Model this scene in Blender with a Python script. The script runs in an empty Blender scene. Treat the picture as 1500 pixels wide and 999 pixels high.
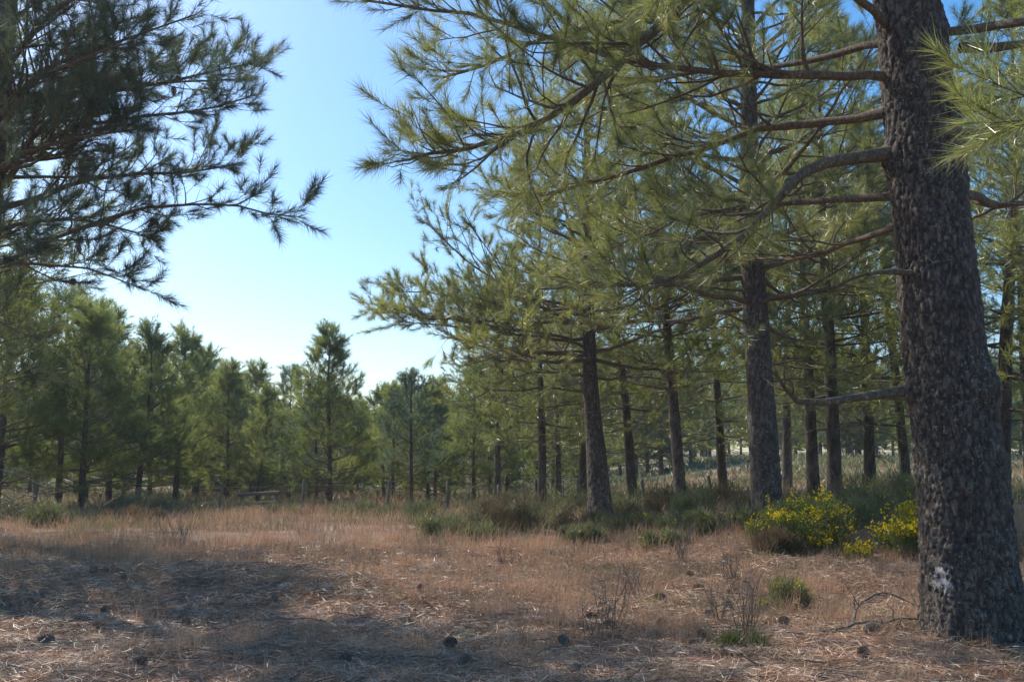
import bpy, math, random
import numpy as np
from mathutils import Vector, noise
R=np.random.default_rng(11); random.seed(11)
scene=bpy.context.scene
# ---------------------------------------------------------------- helpers
def nrm(a):
    return a/np.maximum(np.linalg.norm(a,axis=-1,keepdims=True),1e-9)
def V(*a): return np.array(a,dtype=float)
class MB:
    def __init__(s): s.v=[];s.t=[];s.q=[];s.tm=[];s.qm=[];s.n=0;s.attr=[]
    def add(s,v,tris=None,quads=None,m=0,a=None):
        v=np.asarray(v,dtype=np.float32).reshape(-1,3)
        if tris is not None and len(tris):
            s.t.append(np.asarray(tris,dtype=np.int32)+s.n); s.tm.append(np.full(len(tris),m,np.int32))
        if quads is not None and len(quads):
            s.q.append(np.asarray(quads,dtype=np.int32)+s.n); s.qm.append(np.full(len(quads),m,np.int32))
        s.attr.append(np.ones(len(v),np.float32) if a is None else np.asarray(a,dtype=np.float32))
        s.v.append(v); s.n+=len(v)
    def mesh(s,name,mats,smooth=True,attr=False):
        me=bpy.data.meshes.new(name)
        v=np.concatenate(s.v)
        t=np.concatenate(s.t) if s.t else np.zeros((0,3),np.int32)
        q=np.concatenate(s.q) if s.q else np.zeros((0,4),np.int32)
        nt,nq=len(t),len(q)
        me.vertices.add(len(v)); me.vertices.foreach_set('co',v.ravel())
        me.loops.add(nt*3+nq*4)
        me.loops.foreach_set('vertex_index',np.concatenate([t.ravel(),q.ravel()]).astype(np.int32))
        me.polygons.add(nt+nq)
        ls=np.concatenate([np.arange(nt)*3, nt*3+np.arange(nq)*4]).astype(np.int32)
        me.polygons.foreach_set('loop_start',ls)
        mi=np.concatenate(([*s.tm] if s.tm else [])+([*s.qm] if s.qm else [])).astype(np.int32)
        me.polygons.foreach_set('material_index',mi)
        me.polygons.foreach_set('use_smooth',np.concatenate([np.zeros(nt,bool),np.full(nq,smooth)]))
        for m in mats: me.materials.append(m)
        me.update(calc_edges=True)
        if attr:
            at=me.attributes.new('crack','FLOAT','POINT'); at.data.foreach_set('value',np.concatenate(s.attr))
        return me
def obj(name,me,loc=(0,0,0),parent=None):
    o=bpy.data.objects.new(name,me); scene.collection.objects.link(o); o.location=loc
    if parent: o.parent=parent
    return o
def catmull(P,n):
    P=np.asarray(P,float)
    if len(P)==2: 
        t=np.linspace(0,1,n)[:,None]; return P[0]*(1-t)+P[1]*t
    Q=np.vstack([2*P[0]-P[1],P,2*P[-1]-P[-2]])
    u=np.linspace(0,len(P)-1-1e-6,n); i=u.astype(int); f=(u-i)[:,None]
    a,b,c,d=Q[i],Q[i+1],Q[i+2],Q[i+3]
    return .5*((2*b)+(-a+c)*f+(2*a-5*b+4*c-d)*f**2+(-a+3*b-3*c+d)*f**3)
def frames(P):
    T=nrm(np.gradient(P,axis=0))
    ref=np.where(np.abs(T[:,2:3])>.9,V(1,0,0),V(0,0,1))
    if abs(T[:,2]).mean()>.7: ref=np.tile(V(1,0,0),(len(P),1))
    A=nrm(np.cross(T,ref)); Bv=np.cross(T,A); return T,A,Bv
def tube(mb,P,r,k=6,m=0):
    P=np.asarray(P,float); n=len(P); r=np.broadcast_to(np.asarray(r,float),(n,))
    T,A,Bv=frames(P)
    th=np.arange(k)*2*math.pi/k
    v=P[:,None]+r[:,None,None]*(np.cos(th)[None,:,None]*A[:,None]+np.sin(th)[None,:,None]*Bv[:,None])
    i=np.arange(n-1)[:,None]*k; j=np.arange(k)[None]; j2=(j+1)%k
    q=np.stack([i+j,i+j2,i+k+j2,i+k+j],-1).reshape(-1,4)
    mb.add(v.reshape(-1,3),quads=q,m=m)
def sstep(x,a,b):
    t=np.clip((x-a)/(b-a),0,1); return t*t*(3-2*t)
# ---------------------------------------------------------------- terrain
def g(x,y):
    x=np.asarray(x,float); y=np.asarray(y,float)
    z=np.interp(y,[-60,9,12,16,25,35,60,140,700],[0,0,.12,.35,.36,.38,.7,3.0,20])
    z=z+.18*sstep(x,.5,3.5)*sstep(y,9.5,14)
    z=z+1.5*sstep(x,2,16)*sstep(y,18,60)
    z=z+.16*np.exp(-((x+4.6)/2.6)**2-((y-10.6)/1.3)**2)
    z=z+.05*np.exp(-((x-3.3)/.9)**2-((y-7.3)/.9)**2)
    z=z+.035*np.sin(x*1.1+.7*y)*np.sin(y*.9-.3*x+1)+.025*np.sin(x*2.7+1.3)*np.cos(y*2.3+x)+.014*np.sin(x*6.1+y*2)*np.sin(y*5.3-x*3)
    return z
# ---------------------------------------------------------------- materials
def mat(name):
    m=bpy.data.materials.new(name); m.use_nodes=True; nt=m.node_tree; nt.nodes.clear()
    out=nt.nodes.new('ShaderNodeOutputMaterial'); return m,nt,out
def N(nt,t,**k):
    n=nt.nodes.new(t)
    for a,b in k.items(): setattr(n,a,b)
    return n
def ramp(nt,fac,stops):
    r=nt.nodes.new('ShaderNodeValToRGB'); e=r.color_ramp.elements
    while len(e)<len(stops): e.new(.5)
    for el,(p,c) in zip(e,stops): el.position=p; el.color=(*c,1)
    nt.links.new(fac,r.inputs[0]); return r.outputs[0]
def mix(nt,f,a,b,bt='MIX'):
    n=nt.nodes.new('ShaderNodeMix'); n.data_type='RGBA'; n.blend_type=bt
    for s,val in ((0,f),(6,a),(7,b)):
        if isinstance(val,(int,float)): n.inputs[s].default_value=val
        elif isinstance(val,tuple): n.inputs[s].default_value=(*val,1)
        else: nt.links.new(val,n.inputs[s])
    return n.outputs[2]
def noise_n(nt,scale,detail=4,vec=None,rough=.6):
    n=N(nt,'ShaderNodeTexNoise'); n.inputs['Scale'].default_value=scale; n.inputs['Detail'].default_value=detail; n.inputs['Roughness'].default_value=rough
    if vec is not None: nt.links.new(vec,n.inputs['Vector'])
    return n.outputs[0]
def leafmat(name,cols,trans,tf=.45,gloss=.05,nscale=1.2):
    m,nt,out=mat(name)
    geo=N(nt,'ShaderNodeNewGeometry')
    c=ramp(nt,geo.outputs['Random Per Island'],[(i/(len(cols)-1),c) for i,c in enumerate(cols)])
    ns=noise_n(nt,nscale,2,geo.outputs['Position'])
    br=ramp(nt,ns,[(.35,(.52,.6,.62)),(.65,(1.25,1.2,1.1))])
    c=mix(nt,1.0,c,br,'MULTIPLY')
    d=N(nt,'ShaderNodeBsdfDiffuse'); nt.links.new(c,d.inputs[0])
    t=N(nt,'ShaderNodeBsdfTranslucent'); tc=mix(nt,1.0,br,trans,'MULTIPLY'); nt.links.new(tc,t.inputs[0])
    ms=N(nt,'ShaderNodeMixShader'); ms.inputs[0].default_value=tf
    nt.links.new(d.outputs[0],ms.inputs[1]); nt.links.new(t.outputs[0],ms.inputs[2])
    sh=ms
    if gloss>0:
        gl=N(nt,'ShaderNodeBsdfGlossy'); gl.inputs['Roughness'].default_value=.38; gl.inputs[0].default_value=(1,1,.95,1)
        m2=N(nt,'ShaderNodeMixShader'); m2.inputs[0].default_value=gloss
        nt.links.new(ms.outputs[0],m2.inputs[1]); nt.links.new(gl.outputs[0],m2.inputs[2]); sh=m2
    nt.links.new(sh.outputs[0],out.inputs[0])
    return m
M_need=leafmat('pine_needles',[(.075,.105,.04),(.125,.15,.05),(.18,.19,.065),(.27,.22,.09)],(.39,.41,.09),.5,.1)
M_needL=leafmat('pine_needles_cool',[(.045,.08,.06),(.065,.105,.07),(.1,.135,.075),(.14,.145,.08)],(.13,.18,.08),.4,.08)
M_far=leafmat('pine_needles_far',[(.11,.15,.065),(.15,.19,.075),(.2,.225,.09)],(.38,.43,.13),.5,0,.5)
M_farhaze=leafmat('pine_needles_haze_tint',[(.09,.15,.12),(.12,.18,.14),(.15,.2,.145)],(.25,.33,.2),.42,0,.4)  # distance haze painted into the needle colour as a lighter, bluish tint
M_grass=leafmat('dry_grass',[(.44,.26,.17),(.58,.37,.25),(.66,.48,.34),(.38,.26,.16)],(.48,.29,.19),.35,.0,.9)
M_litter=leafmat('needle_litter',[(.2,.1,.065),(.44,.255,.17),(.62,.42,.29),(.82,.65,.5)],(.27,.15,.09),.15,.04,2.2)
M_shrub=leafmat('shrub_leaves',[(.14,.155,.075),(.21,.22,.11),(.28,.27,.15)],(.27,.28,.12),.35,.02,2)
M_shrubg=leafmat('green_leaves',[(.05,.085,.03),(.09,.125,.04),(.15,.17,.06)],(.18,.22,.05),.4,.04,2)
M_heath=leafmat('heath_leaves',[(.18,.125,.08),(.27,.18,.11),(.3,.24,.14)],(.19,.13,.07),.3,.0,2)
M_flower=leafmat('yellow_petals',[(.85,.62,.01),(.9,.7,.02),(.8,.56,.01)],(.8,.62,.01),.35,.0,3)
def barkmat(name,stops,lich=(.33,.34,.27),attr=True,paint=False):
    m,nt,out=mat(name); geo=N(nt,'ShaderNodeNewGeometry'); pos=geo.outputs['Position']
    mp=N(nt,'ShaderNodeMapping'); mp.inputs['Scale'].default_value=(1,1,.4); nt.links.new(pos,mp.inputs[0])
    n1=noise_n(nt,42,6,mp.outputs[0],.75)
    if attr:
        at=N(nt,'ShaderNodeAttribute'); at.attribute_name='crack'; f=at.outputs['Fac']
        ad=N(nt,'ShaderNodeMath',operation='MULTIPLY_ADD'); nt.links.new(n1,ad.inputs[0]); ad.inputs[1].default_value=1.1
        sb=N(nt,'ShaderNodeMath',operation='MULTIPLY_ADD'); nt.links.new(f,sb.inputs[0]); sb.inputs[1].default_value=.34; sb.inputs[2].default_value=-.28
        nt.links.new(sb.outputs[0],ad.inputs[2]); f=ad.outputs[0]
    else: f=n1
    c=ramp(nt,f,stops)
    l1=noise_n(nt,30,6,pos,.85); lf=ramp(nt,l1,[(.565,(0,0,0)),(.6,(1,1,1))])
    l2=noise_n(nt,1.9,2,pos); lf2=ramp(nt,l2,[(.4,(.15,.15,.15)),(.58,(.9,.9,.9))])
    lm=mix(nt,1.0,lf,lf2,'MULTIPLY')
    c=mix(nt,lm,c,lich)
    if paint:
        dn=N(nt,'ShaderNodeVectorMath',operation='DISTANCE'); nt.links.new(pos,dn.inputs[0]); dn.inputs[1].default_value=(2.99,7.1,.47)
        ad=N(nt,'ShaderNodeMath',operation='MULTIPLY_ADD'); nt.links.new(noise_n(nt,22,5,pos,.8),ad.inputs[0]); ad.inputs[1].default_value=.7; nt.links.new(dn.outputs['Value'],ad.inputs[2])
        pf=ramp(nt,ad.outputs[0],[(.39,(.8,.8,.8)),(.42,(0,0,0))]); c=mix(nt,pf,c,(.6,.56,.53))
    b=N(nt,'ShaderNodeBsdfPrincipled'); b.inputs['Roughness'].default_value=.9; nt.links.new(c,b.inputs['Base Color'])
    bp=N(nt,'ShaderNodeBump'); bp.inputs['Strength'].default_value=1; bp.inputs['Distance'].default_value=.018; nt.links.new(n1,bp.inputs['Height']); nt.links.new(bp.outputs[0],b.inputs['Normal'])
    nt.links.new(b.outputs[0],out.inputs[0]); return m
M_barkA=barkmat('pine_bark_plated',[(.12,(.017,.012,.01)),(.35,(.055,.04,.033)),(.6,(.13,.098,.08)),(.85,(.27,.22,.185))],paint=True)
M_bark=barkmat('pine_branch_bark',[(.3,(.06,.045,.03)),(.5,(.14,.1,.065)),(.7,(.24,.18,.12))],attr=False)
M_dead=barkmat('dead_wood',[(.3,(.1,.075,.06)),(.5,(.2,.155,.125)),(.7,(.32,.26,.21))],attr=False)
M_post=barkmat('weathered_post',[(.3,(.08,.065,.05)),(.5,(.16,.13,.1)),(.7,(.26,.22,.18))],attr=False)
def simple(name,c1,c2,rough=.8,scale=30):
    m,nt,out=mat(name); geo=N(nt,'ShaderNodeNewGeometry')
    c=ramp(nt,noise_n(nt,scale,4,geo.outputs['Position']),[(.35,c1),(.65,c2)])
    b=N(nt,'ShaderNodeBsdfPrincipled'); b.inputs['Roughness'].default_value=rough; nt.links.new(c,b.inputs['Base Color']); nt.links.new(b.outputs[0],out.inputs[0]); return m
M_cone=simple('cone_scales',(.1,.075,.06),(.3,.235,.19),.8,60)
M_wire=simple('galvanised_wire',(.12,.12,.12),(.2,.19,.18),.5)
# ground
m,nt,out=mat('ground_litter'); geo=N(nt,'ShaderNodeNewGeometry'); pos=geo.outputs['Position']
big=noise_n(nt,.55,4,pos); fine=noise_n(nt,38,6,pos,.8); mid=noise_n(nt,4.5,5,pos,.65)
mp=N(nt,'ShaderNodeMapping'); mp.inputs['Scale'].default_value=(1,6,1); mp.inputs['Rotation'].default_value=(0,0,.7); nt.links.new(pos,mp.inputs[0])
st=noise_n(nt,22,5,mp.outputs[0],.8)
c=ramp(nt,fine,[(.3,(.13,.07,.045)),(.5,(.35,.2,.13)),(.72,(.56,.39,.27))])
c=mix(nt,.5,c,ramp(nt,st,[(.35,(.14,.08,.055)),(.65,(.5,.33,.22))]))
c=mix(nt,1.0,c,ramp(nt,mid,[(.3,(.5,.46,.43)),(.7,(1.25,1.2,1.15))]),'MULTIPLY')
sand=ramp(nt,big,[(.54,(0,0,0)),(.66,(.8,.8,.8))])
c=mix(nt,sand,c,ramp(nt,fine,[(.3,(.38,.3,.24)),(.7,(.64,.55,.47))]))
gr=ramp(nt,noise_n(nt,.25,3,pos),[(.5,(0,0,0)),(.64,(.5,.5,.5))]); c=mix(nt,gr,c,(.22,.19,.09))
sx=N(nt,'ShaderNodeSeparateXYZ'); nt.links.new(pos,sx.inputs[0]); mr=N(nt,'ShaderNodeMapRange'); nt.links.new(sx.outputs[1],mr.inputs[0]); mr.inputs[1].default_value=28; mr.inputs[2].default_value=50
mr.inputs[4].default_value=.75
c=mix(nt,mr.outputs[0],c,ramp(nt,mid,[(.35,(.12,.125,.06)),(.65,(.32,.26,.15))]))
b=N(nt,'ShaderNodeBsdfPrincipled'); b.inputs['Roughness'].default_value=.95; nt.links.new(c,b.inputs['Base Color'])
bp=N(nt,'ShaderNodeBump'); bp.inputs['Strength'].default_value=1; bp.inputs['Distance'].default_value=.03; nt.links.new(fine,bp.inputs['Height']); nt.links.new(bp.outputs[0],b.inputs['Normal'])
nt.links.new(b.outputs[0],out.inputs[0]); M_ground=m
def axis(n,a,b,c0,pw):
    u=np.linspace(-1,1,n); s=np.sign(u)*np.abs(u)**pw
    return np.where(s<0,c0+s*(c0-a),c0+s*(b-c0))
xs=axis(361,-500,500,0,3.2); ys=axis(401,-60,700,8,3.2)
X,Y=np.meshgrid(xs,ys); mb=MB(); nx=len(xs)
Z=g(X,Y)
nearm=(np.abs(X)<14)&(Y<24)&(Y>0)
rough=np.zeros_like(Z)
for i,j in zip(*np.nonzero(nearm)): rough[i,j]=noise.fractal(Vector((X[i,j]*2.2,Y[i,j]*2.2,0)),.7,2.1,5)*.035
Z=Z+rough
i=np.arange(len(ys)-1)[:,None]*nx; j=np.arange(nx-1)[None]
mb.add(np.stack([X,Y,Z],-1).reshape(-1,3),quads=np.stack([i+j,i+j+1,i+nx+j+1,i+nx+j],-1).reshape(-1,4))
obj('ground',mb.mesh('ground',[M_ground]))
# ---------------------------------------------------------------- pine cone template
def cone_geo():
    vs=[];ts=[];n=0
    L=.12
    for k in range(90):
        t=k/90; a=k*2.39996; rr=.034*math.sin(math.pi*(.14+.84*t))**.8
        z=L*t; c,s=math.cos(a),math.sin(a); o=V(c,s,0)
        base=o*rr*.2+V(0,0,z-.006); tip=o*(rr+.012)+V(0,0,z+.016); sd=V(-s,c,0)*.010
        mid=o*(rr*.85)+V(0,0,z+.001)
        vs+= [base,mid+sd,tip,mid-sd]; ts+=[(n,n+1,n+2),(n,n+2,n+3)]; n+=4
    return np.array(vs),np.array(ts)
CV,CT=cone_geo()
def add_cone(mb,p,d,s,m):
    d=nrm(np.asarray(d,float)); a=nrm(np.cross(d,V(.3,.5,.8))); b=np.cross(d,a)
    mb.add(np.asarray(p)+s*(CV[:,:1]*a+CV[:,1:2]*b+CV[:,2:]*d),tris=CT,m=m)
# ---------------------------------------------------------------- tree machinery
def needles(mb,tp,td,K,nl,w,sh,m=1,mx=70):
    tp=np.asarray(tp);td=nrm(np.asarray(td)); M=len(tp)
    A=nrm(np.cross(td,R.normal(size=(M,3)))); Bv=np.cross(td,A)
    t=R.random((M,K))**.8; ph=R.random((M,K))*2*math.pi; th=np.radians(R.uniform(14,mx,(M,K)))*(1.15-.55*t)
    rad=np.cos(ph)[...,None]*A[:,None]+np.sin(ph)[...,None]*Bv[:,None]
    nd=nrm(np.cos(th)[...,None]*td[:,None]+np.sin(th)[...,None]*rad+R.normal(size=(M,K,3))*.09)
    shl=sh*R.uniform(.6,1.3,(M,1,1))
    b=tp[:,None]+td[:,None]*(t[...,None]-.5)*shl
    tip=b+nd*nl*R.uniform(.7,1.15,(M,K,1))
    sd=nrm(np.cross(nd,R.normal(size=(M,K,3))))*w/2
    v=np.stack([b-sd,b+sd,tip],2).reshape(-1,3)
    mb.add(v,tris=np.arange(len(v)).reshape(-1,3),m=m)
class Tree:
    def __init__(s): s.mb=MB(); s.tp=[]; s.td=[]; s.wood=2
def rv(s=1.): return R.normal(size=3)*s
def twigs(T,P,t0,gap,tl,r,tuft=1.):
    L=np.linalg.norm(np.diff(P,axis=0),axis=1).sum(); n=max(2,int(L*(1-t0)/gap)); T_=nrm(np.gradient(P,axis=0))
    for k in range(n):
        t=t0+(1-t0)*(k+R.random())/n; f=t*(len(P)-1); i=min(int(f),len(P)-2)
        p=P[i]*(1-f+i)+P[i+1]*(f-i); d=nrm(T_[i]*.8+nrm(rv())*.85+V(0,0,.25)); l=tl*R.uniform(.5,1.2)
        e=p+d*l; d2=nrm(d+V(0,0,.2)+rv(.15)); e2=e+d2*l*.4
        tube(T.mb,[p,e,e2],[r,r*.7,r*.4],3,T.wood)
        if R.random()<tuft:
            T.tp.append(e2); T.td.append(d2)
            if l>.12 and R.random()<.7: T.tp.append(e-d*l*.1); T.td.append(d)
    T.tp.append(P[-1]); T.td.append(T_[-1])
def subbranch(T,p,d,L,r,gap=.14,tl=.18,up=.1,tuft=1.,t0=.3):
    n=6; P=[p]; d=nrm(d)
    for i in range(n-1):
        d=nrm(d+rv(.14)+V(0,0,up)); P.append(P[-1]+d*L/(n-1))
    P=np.array(P); tube(T.mb,P,np.linspace(r,r*.35,n),4,T.wood)
    if tuft>0: twigs(T,P,t0,gap,tl,r*.4,tuft)
    else:
        for k in range(3):
            i=R.integers(1,n-1); q=P[i]+nrm(rv()+d)*L*.3; tube(T.mb,[P[i],(P[i]+q)/2+rv(.02),q],[r*.4,r*.3,r*.15],3,T.wood)
def limb(T,pts,r0,r1,fs=.35,nsub=10,sl=.8,gap=.14,tl=.18,tuft=1.,wig=.02,bare=0.,k=7,up=.1,nseg=None):
    L=np.linalg.norm(np.diff(np.asarray(pts,float),axis=0),axis=1).sum()
    n=nseg or max(6,int(L/.22)); P=catmull(pts,n)
    w=np.cumsum(R.normal(size=(n,3))*wig,axis=0); w-=np.linspace(0,1,n)[:,None]*w[-1]; P=P+w
    rr=r0+(r1-r0)*np.linspace(0,1,n)**.8; tube(T.mb,P,rr*(1+R.normal(size=n)*.05),k,T.wood)
    T_=nrm(np.gradient(P,axis=0)); side=1
    for i in range(nsub):
        t=fs+(1-fs)*(i+R.random())/nsub; f=t*(n-1); a=min(int(f),n-2); p=P[a]*(1-f+a)+P[a+1]*(f-a)
        side=-side; h=nrm(np.cross(T_[a],V(0,0,1)))*side
        d=T_[a]*R.uniform(.4,.9)+h*R.uniform(.3,1)+V(0,0,R.uniform(-.5,.75))
        l=sl*R.uniform(.5,1.15)*(1-.55*(t-fs)/(1-fs+1e-6)); rb=max(min(rr[a]*.5,.02),.004)
        subbranch(T,p,d,l,rb,gap,tl,up,0. if R.random()<bare else tuft)
    if tuft>0: twigs(T,P[int(n*.7):],.2,gap,tl,r1*.5,tuft)
    return P
def trunk(T,path,rad,nz,k,amp=.016,knots=(),seed=0,fr=24,zf=8.5):
    P=catmull(path,nz); u=np.linspace(0,1,nz); r=np.interp(u,np.linspace(0,1,len(rad)),rad)
    th=np.arange(k)*2*math.pi/k; cx,sy=np.cos(th),np.sin(th)
    D=np.zeros((nz,k)); C=np.zeros((nz,k))
    z=P[:,2]; 
    for a in range(nz):
        for b_ in range(k):
            q=Vector((cx[b_]*r[a]*fr+seed,sy[b_]*r[a]*fr,z[a]*zf))
            q2=q+Vector((noise.noise(q*1.7),noise.noise(q*1.7+Vector((9,0,0))),noise.noise(q*1.3+Vector((0,7,0)))))*.6
            d,_=noise.voronoi(q2,distance_metric='DISTANCE',exponent=2.5)
            cr=min(1.,max(0.,(d[1]-d[0])*2.6)); C[a,b_]=cr
            D[a,b_]=amp*(cr-.6)*.8+amp*.9*noise.fractal(q*1.1,.7,2.1,3)+r[a]*.09*noise.noise(Vector((cx[b_]*1.5,sy[b_]*1.5,z[a]*1.1+seed)))
    for (kz,kt,kr,kh) in knots:
        dt=(th-kt+math.pi)%(2*math.pi)-math.pi
        D+=kh*np.exp(-((z[:,None]-kz)/kr)**2-((dt[None]*r[:,None])/(kr*1.2))**2)
    base=np.exp(-(z-z[0])/.28)[:,None]*(.5+.5*np.cos(th*5+seed))[None]*r[0]*.3
    D=D+base
    v=P[:,None]+(r[:,None]+D)[...,None]*np.stack([cx,sy,np.zeros(k)],-1)[None]
    i=np.arange(nz-1)[:,None]*k; j=np.arange(k)[None]; j2=(j+1)%k
    T.mb.add(v.reshape(-1,3),quads=np.stack([i+j,i+j2,i+k+j2,i+k+j],-1).reshape(-1,4),m=0,a=C.ravel())
    return P
def on_path(P,z):
    return np.array([np.interp(z,P[:,2],P[:,0]),np.interp(z,P[:,2],P[:,1]),z])
def finish(T,name,mats,K,nl,w,sh,mx=70,cones=0,loc=(0,0,0),mk=True):
    if T.tp:
        needles(T.mb,T.tp,T.td,K,nl,w,sh,1,mx)
    for i in range(cones):
        j=R.integers(len(T.tp)); 
        for c in range(R.integers(1,3)): add_cone(T.mb,T.tp[j]+rv(.04)-T.td[j]*.15,rv()+V(0,0,-.6),R.uniform(.6,.85),3)
    print(name,len(T.tp),'tufts')
    me=T.mb.mesh(name,mats,attr=True)
    return obj(name,me,loc) if mk else me
def whorls(T,P,z0,z1,Rmax,dz,per,e0,e1,prof,gap,tl,nsub,slf=.38,lr=.035,tuftp=1.,azf=None,bare=.1,k=5,fs=.35):
    z=z0
    while z<z1:
        t=(z-z0)/(z1-z0)
        a0=R.random()*6.28
        for q in range(per):
            az=a0+q*2*math.pi/per+R.normal()*.3
            L=Rmax*prof(t)*R.uniform(.6,1.18)
            if azf: L*=azf(az,z)
            if L<.25: continue
            e=math.radians(e0+(e1-e0)*t+R.normal()*8); h=V(math.cos(az),math.sin(az),0)
            p0=on_path(P,z+R.normal()*.06); p1=p0+h*L*.5*math.cos(e)+V(0,0,L*.5*math.sin(e)+.02*L)
            e2=e+math.radians(12); p2=p1+h*L*.5*math.cos(e2)+V(0,0,L*.5*math.sin(e2))
            r=lr*(L/Rmax)**.8*(1.1-.5*t)+.006
            limb(T,[p0,p1,p2],r,.006,fs,max(3,int(nsub*L/Rmax)),slf*L+.15,gap,tl,tuftp,.02,bare,k)
        z+=dz*R.uniform(.75,1.25)*(1-.3*t)
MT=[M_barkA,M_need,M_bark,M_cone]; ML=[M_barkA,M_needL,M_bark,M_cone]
# ---- big right foreground pine
T=Tree()
P=trunk(T,[(3.32,7.3,-.12),(3.28,7.3,.8),(3.2,7.3,2.18),(3.14,7.3,3.6),(3.07,7.3,4.9),(3.0,7.3,7),(3.0,7.35,10.5)],[.36,.32,.285,.27,.245,.18,.05],780,190,.016,knots=[(1.83,-.75,.14,.06),(3.55,math.pi,.12,.06),(1.8,math.pi,.09,.04),(4.6,.2,.12,.05)])
limb(T,[(3.0,7.3,6.1),(2.3,7.2,5.55),(1.38,7.2,4.82),(.85,7.15,4.3),(.26,7.1,3.84),(-.26,7.05,3.6),(-.72,6.9,3.45)],.06,.012,.3,38,1.1,.1,.18,1,.012,.1,8)
limb(T,[(2.95,7.3,3.6),(2.3,7.2,3.5),(2.01,7.1,3.28),(1.67,7.0,2.9),(1.2,6.9,2.6),(.75,6.8,2.5)],.06,.012,.4,18,.85,.12,.18,.8,.014,.3,8)
limb(T,[(2.87,7.25,1.8),(2.43,7.1,1.74),(2.06,7.0,1.69),(1.9,6.9,1.78),(1.82,6.85,1.9)],.042,.01,.6,4,.5,.2,.2,0,.012,1,8)
limb(T,[(2.95,7.2,2.68),(2.75,7.1,2.66),(2.55,7.0,2.62)],.03,.012,.9,1,.1,.2,.2,0,.01,1,7)
limb(T,[(2.9,7.3,4.25),(2.3,7.3,4.27),(1.68,7.3,4.3),(.78,7.2,4.38),(-.26,7.2,4.66),(-1.1,7.1,4.75)],.045,.01,.2,36,1.05,.11,.18,.95,.015,.15,8)
limb(T,[(2.9,7.3,5.0),(2.0,7.6,5.1),(1.0,7.9,5.0),(0.1,8.1,4.8),(-.6,8.2,4.6)],.045,.01,.25,30,1.1,.11,.18,1,.02,.15,7)
limb(T,[(2.9,7.4,4.0),(2.2,8.0,4.1),(1.4,8.5,4.0),(.6,8.8,3.8),(0,9,3.8)],.04,.01,.25,30,1.0,.11,.18,1,.02,.15,7)
limb(T,[(2.9,7.4,3.3),(2.3,8.1,3.5),(1.6,8.7,3.5),(.9,9.2,3.3)],.035,.01,.3,20,1.0,.12,.18,1,.02,.1,7)
limb(T,[(2.9,7.2,4.6),(2.3,6.7,4.7),(1.6,6.2,4.6),(1.0,5.9,4.35)],.035,.01,.3,14,.7,.13,.18,1,.02,.2,7)
limb(T,[(2.95,7.5,4.6),(2.3,8.6,4.9),(1.6,9.4,5.1),(.7,10.0,5.2)],.035,.01,.3,26,1.1,.12,.18,1,.02,.1,7)
limb(T,[(2.95,7.5,3.1),(2.7,8.6,3.2),(2.3,9.6,3.3)],.03,.01,.3,14,1.0,.13,.18,1,.02,.1,7)
limb(T,[(3.4,7.3,3.75),(3.9,7.4,3.85),(4.6,7.5,4.1),(5.4,7.5,4.3)],.05,.01,.35,14,.8,.13,.18,1,.02,.1,8)
limb(T,[(3.4,7.3,3.3),(4.0,7.8,3.4),(4.9,8.2,3.6)],.045,.01,.3,12,.8,.13,.18,1,.02,.1,8)
limb(T,[(3.4,7.2,4.4),(4.1,7.1,4.5),(4.8,6.9,4.7)],.045,.01,.3,14,.8,.13,.18,1,.02,.1,8)
limb(T,[(3.3,7.1,4.5),(3.5,6.0,4.1),(3.0,4.7,3.4),(2.35,3.9,2.75),(1.95,3.6,2.5)],.035,.008,.55,8,.42,.14,.16,1,.01,.0,7)
whorls(T,P,5.3,10.2,2.6,.7,4,5,50,lambda t:(1-t)**.6+.05,.24,.2,7,lr=.04)
finish(T,'pine_tree',MT,84,.15,.0034,.2,74,0)
# ---- second pine D=15
T=Tree()
P=trunk(T,[(3.82,15,.35),(3.79,15,1.2),(3.7,15,4.86),(3.77,15,8.8),(3.8,15,12)],[.25,.225,.165,.1,.03],300,60,.012,seed=5,fr=18,zf=6)
for i in range(9):
    z=2.6+i*.28; az=R.uniform(0,6.28); L=R.uniform(.9,3.0); h=V(math.cos(az),math.sin(az),0); p=on_path(P,z)
    limb(T,[p,p+h*L*.5+V(0,0,.15),p+h*L+V(0,0,.0)],.022,.006,.4,5,.6,.2,.2,.5,.03,.6,5)
whorls(T,P,3.8,11.6,3.9,.45,5,-4,48,lambda t:min(1,.75+t*2)*(1-t)**.65+.04,.17,.22,13,lr=.05)
finish(T,'pine_tree',MT,56,.16,.0062,.22,74,0)
# ---- third pine D=19
T=Tree()
P=trunk(T,[(1.69,19,.3),(1.62,19,1.4),(1.5,19,3.2),(1.48,19,6.5),(1.5,19,10.3)],[.24,.2,.14,.09,.02],240,44,.012,seed=9,fr=16,zf=5)
for (q,s) in (((-.9,19,3.35),.1),((-1.3,18.5,2.6),0),((3.2,18.2,2.9),.0),((-.2,17.5,2.9),.1)):
    p=on_path(P,q[2]+.25); e=np.array(q,float); limb(T,[p,(p+e)/2+V(0,0,.12),e],.03,.006,.3,9,.9,.2,.22,.7,.03,.4,5)
whorls(T,P,3.5,10.1,3.7,.45,5,-2,50,lambda t:min(1,.9+t)*(1-t)**.85+.05,.17,.22,12,lr=.045,azf=lambda a,z:1.0 if z<5.6 else .9)
for zz,yy,ln in ((3.9,18.6,4.0),(4.1,19.3,4.2),(4.45,18.9,3.9),(3.7,18.3,3.5)):
    p=on_path(P,zz); limb(T,[p,p+V(-ln*.5,yy-19,.2),p+V(-ln,yy-19,.4)],.04,.008,.2,24,1.2,.15,.22,1,.03,.05,5)
finish(T,'pine_tree',MT,52,.17,.0075,.24,74,0)
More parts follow.
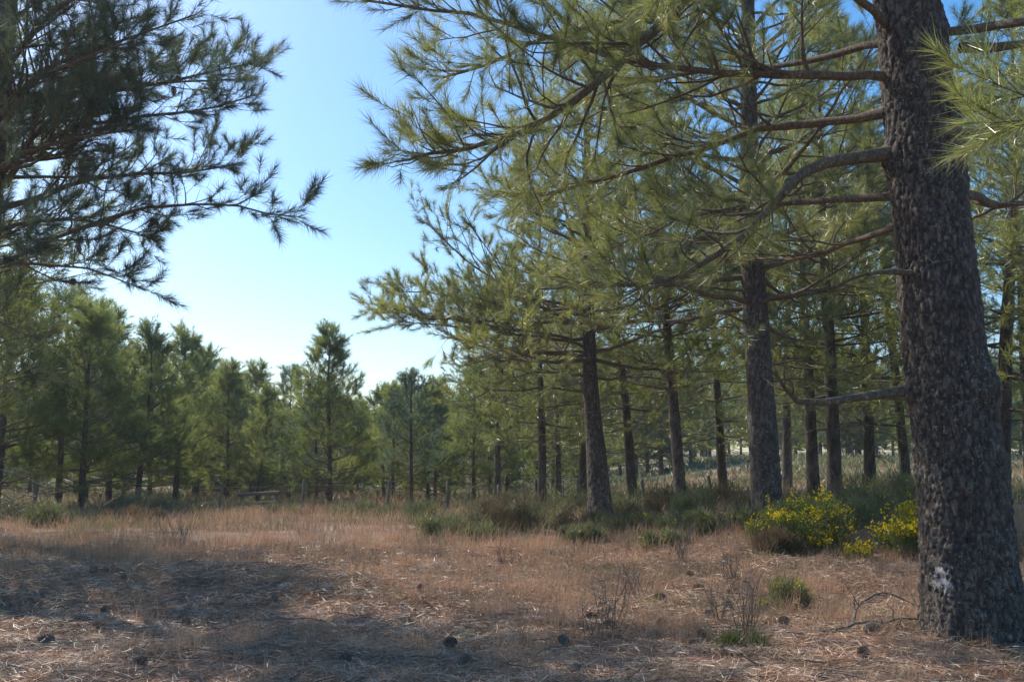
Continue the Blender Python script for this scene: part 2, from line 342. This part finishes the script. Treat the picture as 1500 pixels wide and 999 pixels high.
# ---- left foreground pine (trunk at the picture edge)
T=Tree()
P=trunk(T,[(-5.5,10,-.1),(-5.48,10,1.5),(-5.42,10,4),(-5.35,10,7),(-5.3,10,9.5)],[.2,.17,.13,.08,.02],240,48,.01,seed=3)
limb(T,[(-5.4,10,3.2),(-5.2,10,3.42),(-4.02,9.9,3.86),(-3.17,9.9,3.95),(-2.2,9.8,3.8)],.035,.007,.35,22,.8,.13,.17,.9,.015,.25,7)
for pts in ([(-5.4,10,4.1),(-4.86,10,4.75),(-3.93,10,4.9),(-2.75,9.9,5.1)],[(-5.4,10,4.9),(-4.9,9.9,5.4),(-4.35,9.8,5.6),(-3.3,9.7,5.9)],
  [(-5.4,10.2,4.4),(-4.9,10.3,5.1),(-4.1,10.5,5.5),(-3.0,10.6,5.6)],[(-5.4,10,5.4),(-4.7,9.6,5.9),(-3.6,9.3,6.2),(-2.8,9.1,6.2)],
  [(-5.4,10.2,4.0),(-4.8,10.8,4.5),(-4.1,11.4,4.8),(-3.4,11.8,5.0)],
  [(-5.4,10,4.6),(-4.9,9.5,5.0),(-4.2,9.2,5.2),(-3.6,9.0,5.3)],
  [(-5.4,10,5.0),(-4.8,10.8,5.6),(-4.0,11.5,6.0),(-3.2,11.8,6.3)],[(-5.4,10,4.3),(-4.9,9.8,4.5),(-4.3,9.6,4.6),(-3.8,9.5,4.6)]):
    limb(T,pts,.04,.008,.12,28,.9,.105,.17,1,.015,.08,7)
limb(T,[(-5.4,10,3.3),(-4.9,9.7,3.3),(-4.2,9.5,3.2),(-3.6,9.4,3.0)],.025,.006,.25,15,.7,.13,.17,1,.015,.2,6)
limb(T,[(-5.4,10,3.7),(-4.9,10.3,3.9),(-4.4,10.6,3.9),(-4.0,10.7,3.8)],.03,.006,.2,20,.7,.1,.17,1,.015,.1,6)
limb(T,[(-5.4,10,3.5),(-5.0,9.4,3.5),(-4.5,9.0,3.5)],.03,.006,.2,14,.7,.11,.17,1,.015,.1,6)
limb(T,[(-5.4,10,2.9),(-5.0,9.6,2.7),(-4.5,9.3,2.5)],.02,.005,.3,6,.6,.2,.17,.4,.02,.7,6)
whorls(T,P,4.3,9.3,2.4,.6,5,5,50,lambda t:(1-t)**.7+.05,.22,.19,7,lr=.035,azf=lambda a,z:.55 if math.cos(a)>.2 and z<6.2 else 1)
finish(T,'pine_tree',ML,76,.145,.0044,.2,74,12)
# ---------------------------------------------------------------- tree variants for mid and far
def variant(nm,h,Rm,cs,mats,pw,K,nl,w,e0,e1,dz=.5,per=5,gap=.24,nsub=7,seed=0,prof=None,kr=12):
    T=Tree(); l=R.normal(size=2)*.12
    P=trunk(T,[(0,0,-.3),(l[0]*.3,l[1]*.3,h*.3),(l[0],l[1],h*.65),(l[0]*.8,l[1]*.8,h)],[.016*h,.0125*h,.008*h,.01],60,kr,.01,seed=seed)
    for i in range(7):
        z=h*cs*R.uniform(.5,1); az=R.uniform(0,6.28); L=R.uniform(.4,1.3); hh=V(math.cos(az),math.sin(az),0); p=on_path(P,z)
        limb(T,[p,p+hh*L*.5+V(0,0,.06),p+hh*L+V(0,0,-.1)],.016,.006,.5,2,.35,.3,.2,0,.02,1,4)
    prof=prof or (lambda t:min(1,.6+2.2*t)*(1-t)**pw+.06)
    whorls(T,P,h*cs,h*.985,Rm,dz,per,e0,e1,prof,gap,.24,nsub,lr=.03,k=4,bare=.05)
    return finish(T,nm,mats,K,nl,w,.3,76,0,mk=False)
FM=[M_barkA,M_far,M_bark,M_cone]; FB=[M_barkA,M_farhaze,M_bark,M_cone]; FN=[M_barkA,M_need,M_bark,M_cone]
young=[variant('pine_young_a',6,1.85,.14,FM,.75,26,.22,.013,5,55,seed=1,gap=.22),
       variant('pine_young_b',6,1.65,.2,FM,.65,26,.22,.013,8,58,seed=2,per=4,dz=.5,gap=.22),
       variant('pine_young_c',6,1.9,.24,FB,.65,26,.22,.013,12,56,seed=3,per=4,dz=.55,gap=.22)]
tall=[variant('pine_tall_a',10,2.8,.24,FN,.7,26,.2,.012,-5,50,.55,5,.25,9,seed=4),
      variant('pine_tall_b',10,2.6,.3,FM,.6,26,.2,.012,0,50,.6,5,.25,9,seed=5),
      variant('pine_tall_c',10,3.0,.2,FN,.8,26,.2,.012,-8,45,.6,5,.25,9,seed=6)]
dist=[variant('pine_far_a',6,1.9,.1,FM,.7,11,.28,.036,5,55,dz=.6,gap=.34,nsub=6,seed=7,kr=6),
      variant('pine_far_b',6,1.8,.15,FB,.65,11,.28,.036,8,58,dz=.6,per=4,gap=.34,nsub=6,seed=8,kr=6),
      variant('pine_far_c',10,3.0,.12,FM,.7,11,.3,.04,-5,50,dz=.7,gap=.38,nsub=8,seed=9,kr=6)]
def place(me,x,y,h,h0,rot,name='pine_tree',parent=None,wid=1.):
    s=h/h0; o=obj(name,me,(x,y,float(g(x,y))),parent); o.scale=(s*wid,s*wid,s); o.rotation_euler=(R.normal()*.02,R.normal()*.02,rot); return o
L=[(-12.3,24,1,5.8),(-10.9,25.5,0,5.2),(-12.6,28,2,6.0),(-10.6,28.5,1,5.1),(-10.7,32,1,5.5),(-9.6,34,0,4.6),(-8.0,36,2,4.7),(-5.05,28,0,4.9),
   (-4.7,37,1,4.1),(-3.0,30,2,3.9),(-2.9,38,0,4.4),(-10.6,41,0,5.3),(-1.3,34,0,4.7),(-6.4,33,2,3.9),(-14,33,0,6.4),(-7.6,30,1,3.5),(-13.3,26,0,6.0),(-12.4,31,0,5.8),(-6.8,37,0,4.4),(-3.9,33,0,3.8)]
for x,y,v,h in L: place(young[v],x,y,h,6,R.random()*6.28,wid=1.1)
L=[(-.4,28,1,6.2),(.75,25,0,7.8),(2.1,30,2,8.5),(3.2,26.5,0,9),(3.45,20.5,1,8.6),(6.3,30,2,9.5),(7.2,24,1,10),(6.8,21.2,0,10.5),(8.9,25,2,10),(11,28,0,10),
   (9.7,20,2,10.5),(13.4,26,1,10),(9.9,16,0,10),(12.5,15,1,10),(9.3,34,1,11)]
for x,y,v,h in L: place(tall[v],x,y,h,10,R.random()*6.28)
place(tall[1],-9.6,16.5,9.5,10,1.0); place(tall[2],-12.2,11.5,9,10,4.0); place(tall[0],-8.4,14.0,8.5,10,2.2)
fo=bpy.data.objects.new('pine_forest',None); scene.collection.objects.link(fo)
cnt=0
for i in range(2600):
    y=R.uniform(36,140); x=R.uniform(-.75,.8)*y
    if cnt>300: break
    if R.random()>.2+14/y: continue
    u=x/y; h=R.uniform(4.0,5.6)+max(0,(y-60))*.03
    if u>.05 and y<56: continue
    if u>-.02: h*=1.45
    if u<-.3: h*=1.1
    if -.26<u<-.1 and y<90: h*=.82
    me=dist[2] if (u>0 and R.random()<.6) else dist[0 if R.random()<(.7 if y<60 else .25) else 1]  # more haze-tinted crowns with distance
    place(me,x,y,h,10 if me is dist[2] else 6,R.random()*6.28,'tree_%03d'%cnt,fo,1.2); cnt+=1
# ---------------------------------------------------------------- ground cover
def fnoise(x,y,s,o=0): 
    return .5+.25*(np.sin(x*s+1.7*np.sin(y*s*.7+o)+o)+np.sin(y*s*1.3+1.9*np.sin(x*s*.6+2*o)))
def litter(n,ymin,ymax,w,l,zj=.04):
    y=ymin+(ymax-ymin)*R.random(n)**1.3; x=(R.random(n)*2-1)*(y*.62+1.2)
    kk=R.random(n)<.2+1.0*fnoise(x*1.3,y*1.3,2.9,.7)*(.5+fnoise(x,y,7.3,2)); x=x[kk]; y=y[kk]; n=len(x)
    z=g(x,y)+R.random(n)**2*zj+.004+.025*fnoise(x,y,5.1,1)
    a=R.random(n)*math.pi*2; el=R.normal(size=n)*.22
    d=np.stack([np.cos(a)*np.cos(el),np.sin(a)*np.cos(el),np.sin(el)],-1); ll=l*R.uniform(.5,1.2,(n,1)); p=np.stack([x,y,z],-1)
    bend=np.stack([-np.sin(a),np.cos(a),np.zeros(n)],-1)*R.normal(size=(n,1))*.02
    sd=nrm(np.cross(d,R.normal(size=(n,3))*.5+V(0,0,1)))*w/2
    p0=p-d*ll/2; pm=p+bend; p1=p+d*ll/2
    v=np.stack([p0,pm-sd,pm+sd,p1],1).reshape(-1,3); k=np.arange(n)*4
    return v,np.concatenate([np.stack([k,k+1,k+2],-1),np.stack([k+1,k+3,k+2],-1)])
mb=MB()
for a in ((170000,4.3,8.5,.005,.17),(150000,8,14,.0075,.18)):
    v,t=litter(*a); mb.add(v,tris=t)
obj('pine_needle_litter',mb.mesh('pine_needle_litter',[M_litter]))
def blades(mb,x,y,h,w,lean=.35,m=0,z=None):
    n=len(x); z=g(x,y) if z is None else z; p=np.stack([x,y,z-.01],-1); a=R.random(n)*6.28
    d=nrm(np.stack([np.cos(a),np.sin(a),np.zeros(n)],-1)*R.random((n,1))*lean+V(0,0,1)*1.)
    d2=nrm(d+np.stack([np.cos(a),np.sin(a),np.zeros(n)],-1)*R.random((n,1))*lean*1.6)
    h=np.asarray(h)[:,None]; q=p+d*h*.55; e=q+d2*h*.5; b=R.random(n)*6.28; sd=np.stack([np.cos(b),np.sin(b),np.zeros(n)],-1)*np.asarray(w)[:,None]/2
    v=np.stack([p-sd,p+sd,q+sd*.8,q-sd*.8,e],1).reshape(-1,3); k=np.arange(n)*5
    mb.add(v,tris=np.concatenate([np.stack([k,k+1,k+2],-1),np.stack([k,k+2,k+3],-1),np.stack([k+3,k+2,k+4],-1)]),m=m)
def clumps(nc,per,y0,y1,sp,h0,h1,wf,keep,pw=1.):
    y=y0+(y1-y0)*R.random(nc)**pw; x=(R.random(nc)*2-1)*(y*.6+1.5)
    kk=R.random(nc)<keep(x,y); x=x[kk];y=y[kk]; hc=R.uniform(h0,h1,len(x))
    X_=np.repeat(x,per)+R.normal(size=len(x)*per)*sp; Y_=np.repeat(y,per)+R.normal(size=len(x)*per)*sp
    H=np.repeat(hc,per)*R.uniform(.5,1.15,len(X_)); return X_,Y_,H,wf*Y_
mb=MB()
open_=lambda x,y: .12+.88*sstep(x,-3.2,-.6)*fnoise(x,y,1.1)
a=clumps(4600,16,5.0,10.5,.04,.06,.24,.0004,lambda x,y:.85*open_(x,y),.8); blades(mb,*a[:2],a[2],a[3],1.0)
a=clumps(560,70,5.6,11,.09,.2,.4,.0004,lambda x,y:open_(x,y)*(fnoise(x,y,2.1,1)>.45)); blades(mb,*a[:2],a[2],a[3],.95)
a=clumps(6500,12,10,15,.05,.06,.24,.00045,lambda x,y:.25+.75*sstep(y+.5*(x+4),10.8,12.5)*fnoise(x,y,.9)); blades(mb,*a[:2],a[2],a[3],.6)
a=clumps(9000,10,12.5,30,.1,.1,.36,.00045,lambda x,y:.3+.7*fnoise(x,y,.7)*(x<5)); blades(mb,*a[:2],a[2],a[3],.6)
a=clumps(3500,8,28,50,.2,.2,.5,.0005,lambda x,y:.8+0*x); blades(mb,*a[:2],a[2],a[3],.5)
obj('dry_grass',mb.mesh('dry_grass',[M_grass]))
mb=MB()
a=clumps(3400,14,6.0,14,.05,.06,.17,.00045,lambda x,y:(fnoise(x,y,1.7,3)>.5)*(.12+sstep(x,-1,1.5))*.9); blades(mb,*a[:2],a[2],a[3],.9)
a=clumps(3600,12,14,32,.12,.12,.34,.0005,lambda x,y:(fnoise(x,y,.8,2)>.5)*.8); blades(mb,*a[:2],a[2],a[3],.7)
obj('green_grass',mb.mesh('green_grass',[M_shrub]))
# loose twigs lying on the litter
mb=MB()
for i in range(700):
    y=5+9*R.random()**1.2; x=R.uniform(-.65,.65)*y; a=R.random()*6.28; l=R.uniform(.08,.42); p=V(x,y,float(g(x,y))+R.uniform(.03,.07)); d=V(math.cos(a),math.sin(a),R.normal()*.12)*l/2
    tube(mb,[p-d,p+rv(.015),p+d],[.005,.004,.002],4)
obj('fallen_twigs',mb.mesh('fallen_twigs',[M_dead]))
# shrubs
def shrub(name,x,y,rx,h,mats,n,ll,lw,fl=0,flsize=.02,lumps=9,stems=30):
    mb=MB(); z0=float(g(x,y)); c=V(x,y,z0)
    lp=[]; 
    for i in range(lumps):
        a=R.random()*6.28; rr=R.random()**.6*rx*.9; hh=h*R.uniform(.35,1.1)*(1-.45*(rr/rx)**2); lp.append((rr*math.cos(a),rr*.7*math.sin(a),hh,rx*R.uniform(.16,.34)))
    pts=[];nm=[]
    for q in range(n//lumps):
        for (lx,ly,hh,lr) in lp:
            d=nrm(rv()); r=lr*R.random()**.4*(1+.25*R.normal()); p=V(lx,ly,hh-lr*.8)+d*r*V(1,1,.95)
            if p[2]<.0: p[2]=R.random()*hh*.5
            pts.append(p); nm.append(d)
    pts=np.array(pts)+c; nm=np.array(nm); d=nrm(nm*.5+V(0,0,.7)+R.normal(size=nm.shape)*.45)
    l=ll*R.uniform(.5,1.6,(len(pts),1)); sd=nrm(np.cross(d,R.normal(size=d.shape)))*lw/2
    v=np.stack([pts-sd,pts+sd,pts+d*l],1).reshape(-1,3); mb.add(v,tris=np.arange(len(v)).reshape(-1,3),m=0)
    for i in range(stems):
        lx,ly,hh,lr=lp[i%lumps]; e=c+V(lx,ly,hh)+rv(lr*.6)+V(0,0,.05); b=c+V(lx*.2,ly*.2,-.03)
        tube(mb,[b,(b+e)/2+rv(.04),e],[.008,.006,.003],3,1)
    if fl:
        k=R.permutation(len(pts))[:fl*3]; k=k[np.argsort(-(nm[k,2]))][:fl]
        cen=pts[k]+nm[k]*.02+V(0,0,.01); 
        for s in range(5):
            a=nrm(R.normal(size=cen.shape)); b=nrm(np.cross(a,R.normal(size=cen.shape))); o=R.normal(size=cen.shape)*flsize*.7
            v=np.stack([cen+o,cen+o+a*flsize,cen+o+(a*.5+b*.8)*flsize],1).reshape(-1,3); mb.add(v,tris=np.arange(len(v)).reshape(-1,3),m=2)
    obj(name,mb.mesh(name,mats))
SG=[M_shrub,M_dead,M_flower]; GG=[M_shrubg,M_dead,M_flower]; HH=[M_heath,M_dead,M_flower]
shrub('gorse_bush',4.75,12.3,.75,.68,GG,9000,.06,.008,620,.03,15)
shrub('gorse_bush',4.1,12.8,.7,.68,GG,9000,.06,.008,400,.03,15)
shrub('gorse_bush',3.75,13.6,.6,.6,GG,7000,.06,.009,130,.028,12)
shrub('yellow_flowering_plant',2.42,9.0,.32,.26,SG,4200,.06,.006,45,.02,11,24)
shrub('green_plant',1.62,7.2,.18,.09,GG,900,.1,.007,0,.02,5,6)
L=[(-.95,15.6,.7,.4,0),(-.2,16.4,.6,.45,1),(.2,17.5,.7,.4,0),(1.3,16.2,.6,.35,1),(2.6,14.6,.5,.36,0),(3.1,15.8,.7,.5,0),(2.5,17.5,.8,.55,1),
   (4.7,14.6,.8,.6,0),(5.6,15.5,.9,.8,0),(4.5,17.2,.9,.6,1),(6.6,17,1,.7,0),(-1.6,19.5,.8,.45,0),(5.6,12.3,.7,.6,1),(2.0,20,1.,.6,0),(-8.6,18.5,.8,.4,0),(-9.6,17,.8,.4,0),(-7.4,19.6,.7,.35,1),(-10.6,20.5,1,.6,0),(3.2,12.6,.45,.25,1),(-3.4,23,.8,.4,0),(7.6,20,1,.7,0),(.2,21.5,1,.6,1),(-6,24,.9,.4,0),(-9,24.5,1,.6,0),(4.3,21.5,1.1,.7,1),(8.5,14.5,.8,.6,0),
   (3.6,14.7,.6,.5,0),(.5,19,1,.5,0),(-.5,23,1,.5,0),(1.7,24,1.2,.7,0),(6.2,24,1.2,.8,0),(8.5,22.5,1.2,.8,1),(10.5,24,1.2,.8,0),(1.9,15.6,.6,.3,0),(1.0,14.6,.45,.24,0),(2.0,13.4,.4,.2,0)]
for x,y,rx,h,k in L:
    shrub('heath_shrub' if k==1 else 'scrub_bush',x,y,rx,h,(SG,HH,GG)[k],5200,.075,.011,16 if k==0 and x>0 and y<18 else 0,.03,13,30)
mb=MB()
n=34000; y=R.uniform(24,75,n); x=R.uniform(-.65,.65,n)*y; kk=fnoise(x,y,.45,1)>.45; x=x[kk];y=y[kk]
blades(mb,x,y,R.uniform(.15,.5,len(x))*(1+.4*(x>0)),y*.0022,1.3)
obj('undergrowth',mb.mesh('undergrowth',[M_shrub]))
# cones on ground
mb=MB()
CP=[(-4.1,8.6),(-3.45,8.7),(-2.6,8.2),(-4.3,10.4),(-3.9,10.2),(-1.05,6.6),(-.35,6.45),(-2.2,6.2),(.35,6.15),(.6,8.4),(1.0,7.6),(1.25,7.1),(1.6,8.2),(2.5,7.3),(2.7,8.3),(-.9,10),(-2.1,9.1),(1.95,11),(2.6,10.4),(1.8,10.2),(1.9,8.9),(4.6,9.5),
 (.8,7.9),(1.15,8.1),(1.4,7.5),(1.5,7.0),(2.1,7.9),(2.3,6.7),(.4,7.3),(2.1,9.9),(1.3,9.4),(-.4,7.4),(-3.2,7.2)]
for x,y in CP:
    a=R.random()*6.28; add_cone(mb,(x,y,float(g(x,y))+.045),(math.cos(a),math.sin(a),R.uniform(-.1,.25)),R.uniform(.75,1.05),0)
obj('pine_cones',mb.mesh('pine_cones',[M_cone]))
# dead twigs & fallen branches
def dead(name,pts,r0,r1,n,ln):
    mb=MB(); P=catmull(pts,14); P=P+R.normal(size=P.shape)*.008; tube(mb,P,np.linspace(r0,r1,14),6)
    for i in range(n):
        k=R.integers(3,13); d=nrm(P[k]-P[k-1]+rv(.6)+V(0,0,.15)); e=P[k]+d*ln*R.uniform(.4,1); tube(mb,[P[k],(P[k]+e)/2+rv(.02),e],[r1*.9,r1*.6,r1*.3],4)
    obj(name,mb.mesh(name,[M_dead]))
def G(x,y,h=0): return (x,y,float(g(x,y))+h)
dead('fallen_stick',[G(-2.35,8.0,.05),G(-1.9,8.15,.07),G(-1.5,8.35,.06)],.01,.005,1,.15)
dead('fallen_branch',[G(2.55,7.7,.0),G(2.75,8.1,.16),G(3.1,8.4,.2),G(3.6,8.6,.02)],.014,.006,10,.35)
dead('fallen_branch',[G(2.2,7.4,.03),G(2.7,7.5,.08),G(3.1,7.6,.1)],.012,.006,6,.3)
dead('fallen_branch',[G(1.9,7.6,.03),G(2.2,7.0,.05),G(2.5,6.6,.03)],.01,.005,5,.3)
dead('fallen_branch',[G(-.2,8.6,.03),G(.1,8.9,.06),G(.5,9.0,.04)],.008,.004,5,.3)
def twigplant(name,x,y,n,h):
    mb=MB(); z=float(g(x,y))
    for i in range(n):
        a=R.random()*6.28; d=V(math.cos(a)*.35,math.sin(a)*.35,1)*h*R.uniform(.5,1); p=V(x,y,z-.02)+rv(.03)*V(1,1,0); e=p+d; m_=(p+e)/2+rv(.03)
        tube(mb,[p,m_,e],[.004,.003,.0015],3)
        for k in range(4):
            q=m_+(e-m_)*R.random(); tube(mb,[q,q+nrm(d+rv(.35))*.12],[.002,.001],3)
    obj(name,mb.mesh(name,[M_dead]))
for x,y,n,h in ((.75,7.9,12,.5),(.6,7.6,8,.4),(1.75,7.6,14,.5),(1.6,8.0,10,.45),(2.0,12,14,.6),(3.3,6.2,10,.45),(3.15,6.0,8,.3),(-.1,12.5,10,.4),(-4.6,14,12,.5),(1.2,9.5,10,.4),(2.3,10.6,10,.4)): twigplant('dry_twig_plant',x,y,n,h)
mb=MB()
for i in range(45):
    x=R.normal()*.9-10.4; y=20+R.normal()*.5; p=V(*G(x,y,R.uniform(0,.7))); d=nrm(rv()*V(1,.6,.5)+V(0,0,.3)); l=R.uniform(.5,1.5)
    tube(mb,[p,p+d*l*.5+rv(.05),p+d*l+V(0,0,-.1)],[.014,.009,.003],4)
obj('dead_branch_pile',mb.mesh('dead_branch_pile',[M_dead]))
# fence
fe=bpy.data.objects.new('wire_fence',None); scene.collection.objects.link(fe)
px=[-14,-11.4,-9,-7.1,-5.1,-3.05,-1.6,-.33,.6,1.65,3.3,5,6.8,9,11.5]; tops=[]
for i,x in enumerate(px):
    y=25+.08*x+R.normal()*.05; z=float(g(x,y)); hh=R.uniform(.6,.85); mb=MB(); t=z+hh
    P=np.array([(x,y,z-.1),(x+.01,y,z+hh*.5),(x+R.normal()*.04,y,t-.02),(x+.0,y,t)]); tube(mb,P,[.045,.042,.04,.01],8)
    obj('post_%d'%i,mb.mesh('post',[M_post]),parent=fe); tops.append((x,y,z,hh))
mb=MB()
for f in (.4,.85):
    for a,b_ in zip(tops[:-1],tops[1:]):
        p=V(a[0],a[1]-.048,a[2]+a[3]*f); q=V(b_[0],b_[1]-.048,b_[2]+b_[3]*f); tube(mb,[p,(p+q)/2-V(0,0,.02),q],.0025,4)
obj('wires',mb.mesh('wires',[M_wire]),parent=fe)
mb=MB(); x0,y0=-7.1,26.5
for dx in (0,.9): tube(mb,[G(x0+dx,y0,-.1),G(x0+dx,y0,.6)],.06,8)
tube(mb,[G(x0-.1,y0-.08,.5),G(x0+1.0,y0-.08,.52)],.045,8); tube(mb,[G(x0-.1,y0-.08,.25),G(x0+1.0,y0-.08,.27)],.04,8)
obj('wooden_rail',mb.mesh('wooden_rail',[M_post]))
# ---------------------------------------------------------------- haze: thin homogeneous summer haze filling the valley air
m,nt,out=mat('air_haze'); vs=N(nt,'ShaderNodeVolumeScatter'); vs.inputs['Color'].default_value=(.92,.97,1,1); vs.inputs['Density'].default_value=.0009; vs.inputs['Anisotropy'].default_value=.5
nt.links.new(vs.outputs[0],out.inputs['Volume'])
x0,x1,y0,y1,z0,z1=-160,160,-30,240,-6,30
mb=MB(); mb.add([(x0,y0,z0),(x1,y0,z0),(x1,y1,z0),(x0,y1,z0),(x0,y0,z1),(x1,y0,z1),(x1,y1,z1),(x0,y1,z1)],quads=[(0,3,2,1),(4,5,6,7),(0,1,5,4),(1,2,6,5),(2,3,7,6),(3,0,4,7)])
obj('air_haze',mb.mesh('air_haze',[m],smooth=False))
# ---------------------------------------------------------------- light, sky, camera
el,az=math.radians(46),math.radians(-48)
s=Vector((math.sin(az)*math.cos(el),math.cos(az)*math.cos(el),math.sin(el)))
sd=bpy.data.lights.new('sun','SUN'); sd.energy=5; sd.angle=math.radians(.5); sd.color=(1,.94,.84)
so=bpy.data.objects.new('sun',sd); scene.collection.objects.link(so); so.rotation_euler=s.to_track_quat('Z','Y').to_euler()
w=bpy.data.worlds.new('World'); scene.world=w; w.use_nodes=True; nt=w.node_tree
sk=nt.nodes.new('ShaderNodeTexSky'); sk.sky_type='NISHITA'; sk.sun_disc=False; sk.sun_elevation=el; sk.sun_rotation=az; sk.air_density=1.15; sk.dust_density=1.2; sk.ozone_density=2.4
hs=nt.nodes.new('ShaderNodeHueSaturation'); hs.inputs['Saturation'].default_value=1.45; hs.inputs['Value'].default_value=1.35; nt.links.new(sk.outputs[0],hs.inputs['Color'])
bg=nt.nodes['Background']; bg.inputs[1].default_value=.15; nt.links.new(hs.outputs[0],bg.inputs[0])
cd=bpy.data.cameras.new('camera'); cd.lens=35; cd.sensor_width=36; cd.clip_end=2000; cd.clip_start=.05
co=bpy.data.objects.new('camera',cd); scene.collection.objects.link(co); co.location=(0,0,1.15); co.rotation_euler=(math.radians(98.02),0,0); scene.camera=co
scene.view_settings.view_transform='Standard'; scene.view_settings.look='None'; scene.view_settings.exposure=0
print('tris',sum(len(m.polygons) for m in bpy.data.meshes))
